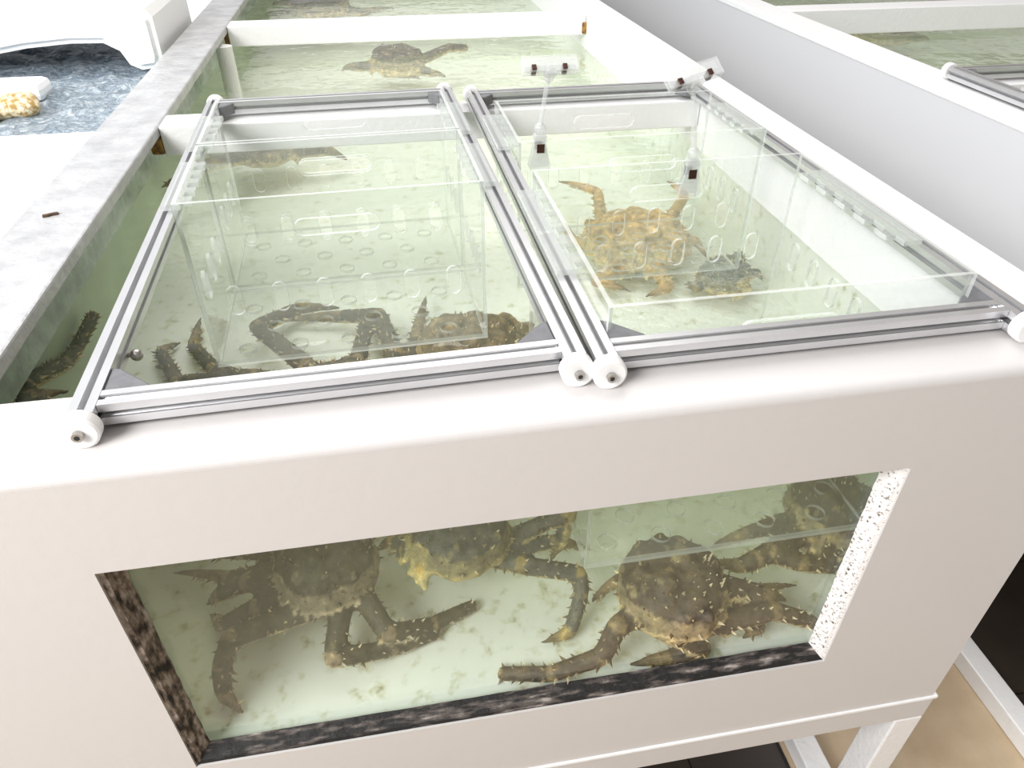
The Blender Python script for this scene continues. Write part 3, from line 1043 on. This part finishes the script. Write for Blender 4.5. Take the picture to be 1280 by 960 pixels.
GREY = dict(shell=(.135, .125, .095), belly=(.55, .50, .34), joint=(.5, .36, .15))
BRN = dict(shell=(.135, .10, .05), belly=(.60, .50, .28), joint=(.5, .3, .12))
make_crab('king_crab', 'dark olive king crab at the left of the window with a pinkish face', CR['window_left'], 1, shell=(.075, .068, .038), belly=(.62, .52, .36), joint=(.48, .35, .22))
make_crab('king_crab', 'grey king crab behind the top middle of the window, its shell cut by the frame', CR['window_middle'], 2, shell=(.12, .12, .095), belly=(.58, .48, .22), joint=(.60, .42, .12))
make_crab('king_crab', 'brown king crab nearest the window on the right, below the basket', CR['window_right'], 3, shell=(.095, .072, .045))
make_crab('king_crab', 'brown king crab behind the others at the right end of the window', CR['window_corner'], 4, shell=(.085, .068, .035))
make_crab('king_crab', 'long-legged dark crab below the front basket of the left lid', CR['lid_left'], 5, shell=(.085, .066, .036))
make_crab('king_crab', 'spiny brown crab at the front right corner of the left lid', CR['lid_right'], 6, shell=(.16, .115, .05))
make_crab('king_crab', 'dark crab added beside the left wall, standing in for mirrored legs', CR['left_gap'], 7, shell=(.085, .085, .055))
make_crab('king_crab', 'orange brown crab seen through the large basket of the right lid', CR['orange'], 8, shell=(.56, .38, .15), belly=(.75, .62, .32), joint=(.55, .30, .10))
make_crab('king_crab', 'small dark grey crab to the right of the orange brown one', CR['dark'], 9, shell=(.13, .14, .12), vox=.006)
make_crab('king_crab', 'dark crab behind the nearest crossbar, one leg tip showing at the left', CR['under_bar'], 10, shell=(.12, .10, .06), vox=.009)
make_crab('king_crab', 'blurred dark crab in the water before the second crossbar', CR['rear'], 11, shell=(.13, .11, .075), vox=.010)
make_crab('king_crab', 'dark crab farthest back beyond the second crossbar', CR['far'], 12, shell=(.10, .085, .055), vox=.012)
make_crab('king_crab', 'dark crab in the tank across the aisle', CR['other'], 13, shell=(.10, .095, .08), vox=.012)

# ------------------------------------------------------------------ light
w = bpy.data.worlds.new('World')
scene.world = w
w.use_nodes = True
nt = w.node_tree
nt.nodes.clear()
out = N(nt, 'ShaderNodeOutputWorld')
bg = N(nt, 'ShaderNodeBackground')
tc = N(nt, 'ShaderNodeTexCoord')
sep = N(nt, 'ShaderNodeSeparateXYZ')
nt.links.new(tc.outputs['Generated'], sep.inputs[0])
# bright shop windows to the left, pale ceiling above, dimmer room to the right
mr = N(nt, 'ShaderNodeMapRange')
mr.inputs['From Min'].default_value = -1; mr.inputs['From Max'].default_value = 1
mr.inputs['To Min'].default_value = 0; mr.inputs['To Max'].default_value = 1
nt.links.new(sep.outputs['X'], mr.inputs['Value'])
rx = ramp(nt, mr.outputs[0], [(0.0, (1.75, 1.82, 1.95)), (.30, (1.25, 1.27, 1.32)), (.55, (.78, .76, .75)), (1.0, (.40, .33, .27))])
mz = N(nt, 'ShaderNodeMapRange')
mz.inputs['From Min'].default_value = -1; mz.inputs['From Max'].default_value = 1
nt.links.new(sep.outputs['Z'], mz.inputs['Value'])
rz_ = ramp(nt, mz.outputs[0], [(0.0, (.35, .33, .31)), (.45, (.62, .60, .58)), (.62, (1.0, 1.0, 1.0)), (1.0, (1.25, 1.24, 1.22))])
mu = N(nt, 'ShaderNodeMix', data_type='RGBA', blend_type='MULTIPLY')
mu.inputs['Factor'].default_value = 1
nt.links.new(rx.outputs[0], mu.inputs['A'])
nt.links.new(rz_.outputs[0], mu.inputs['B'])
nt.links.new(mu.outputs['Result'], bg.inputs['Color'])
bg.inputs['Strength'].default_value = WORLD
nt.links.new(bg.outputs[0], out.inputs['Surface'])

def area(name, loc, target, sx, sy, power, col):
    l = bpy.data.lights.new(name, 'AREA')
    l.shape = 'RECTANGLE'
    l.size, l.size_y = sx * S, sy * S
    l.energy = power
    l.color = col
    o = bpy.data.objects.new(name, l)
    o.location = loc
    d = Vector(target) - Vector(loc)
    o.rotation_euler = d.to_track_quat('-Z', 'Y').to_euler()
    link(o)
    return o
area('ceiling_lamp', (.6, 2.3, 3.1), (.6, .7, -.3), 2.6, 2.6, CEIL, (1, .985, .96))
area('shop_window', (-2.6, .9, 1.5), (.4, 1.0, -.2), 2.4, 2.0, WIN, (.84, .91, 1))
area('front_fill', (-1.75, -1.45, 1.9), (.55, .25, -.5), 1.8, 1.4, FRONT, (1, .99, .985))  # added fill from the camera side, brightens the floor behind the window

# ------------------------------------------------------------------ camera
cam = bpy.data.cameras.new('Camera')
cam.sensor_width = 36
cam.lens = 36 * 907.9 / 1280
cam.clip_start = .01
co = bpy.data.objects.new('Camera', cam)
co.location = (.3883, -.6661, .5666)
co.rotation_euler = (.9301, -.0019, -.1746)
link(co)
scene.camera = co

# ------------------------------------------------------------------ to metres
for me in bpy.data.meshes:
    me.transform(Matrix.Scale(S, 4))
for o in bpy.data.objects:
    o.location = o.location * S

vs = scene.view_settings
scene.display_settings.display_device = 'sRGB'
vs.view_transform = 'Standard'
vs.look = 'None'
vs.gamma = 1
vs.exposure = EXPO
vs.use_curve_mapping = False
try:
    scene.cycles.transparent_max_bounces = 64
    scene.cycles.max_bounces = 10
    scene.cycles.diffuse_bounces = 5
    scene.cycles.glossy_bounces = 3
    scene.cycles.volume_bounces = 2
    scene.cycles.caustics_reflective = False
    scene.cycles.sample_clamp_indirect = 6
except Exception:
    pass
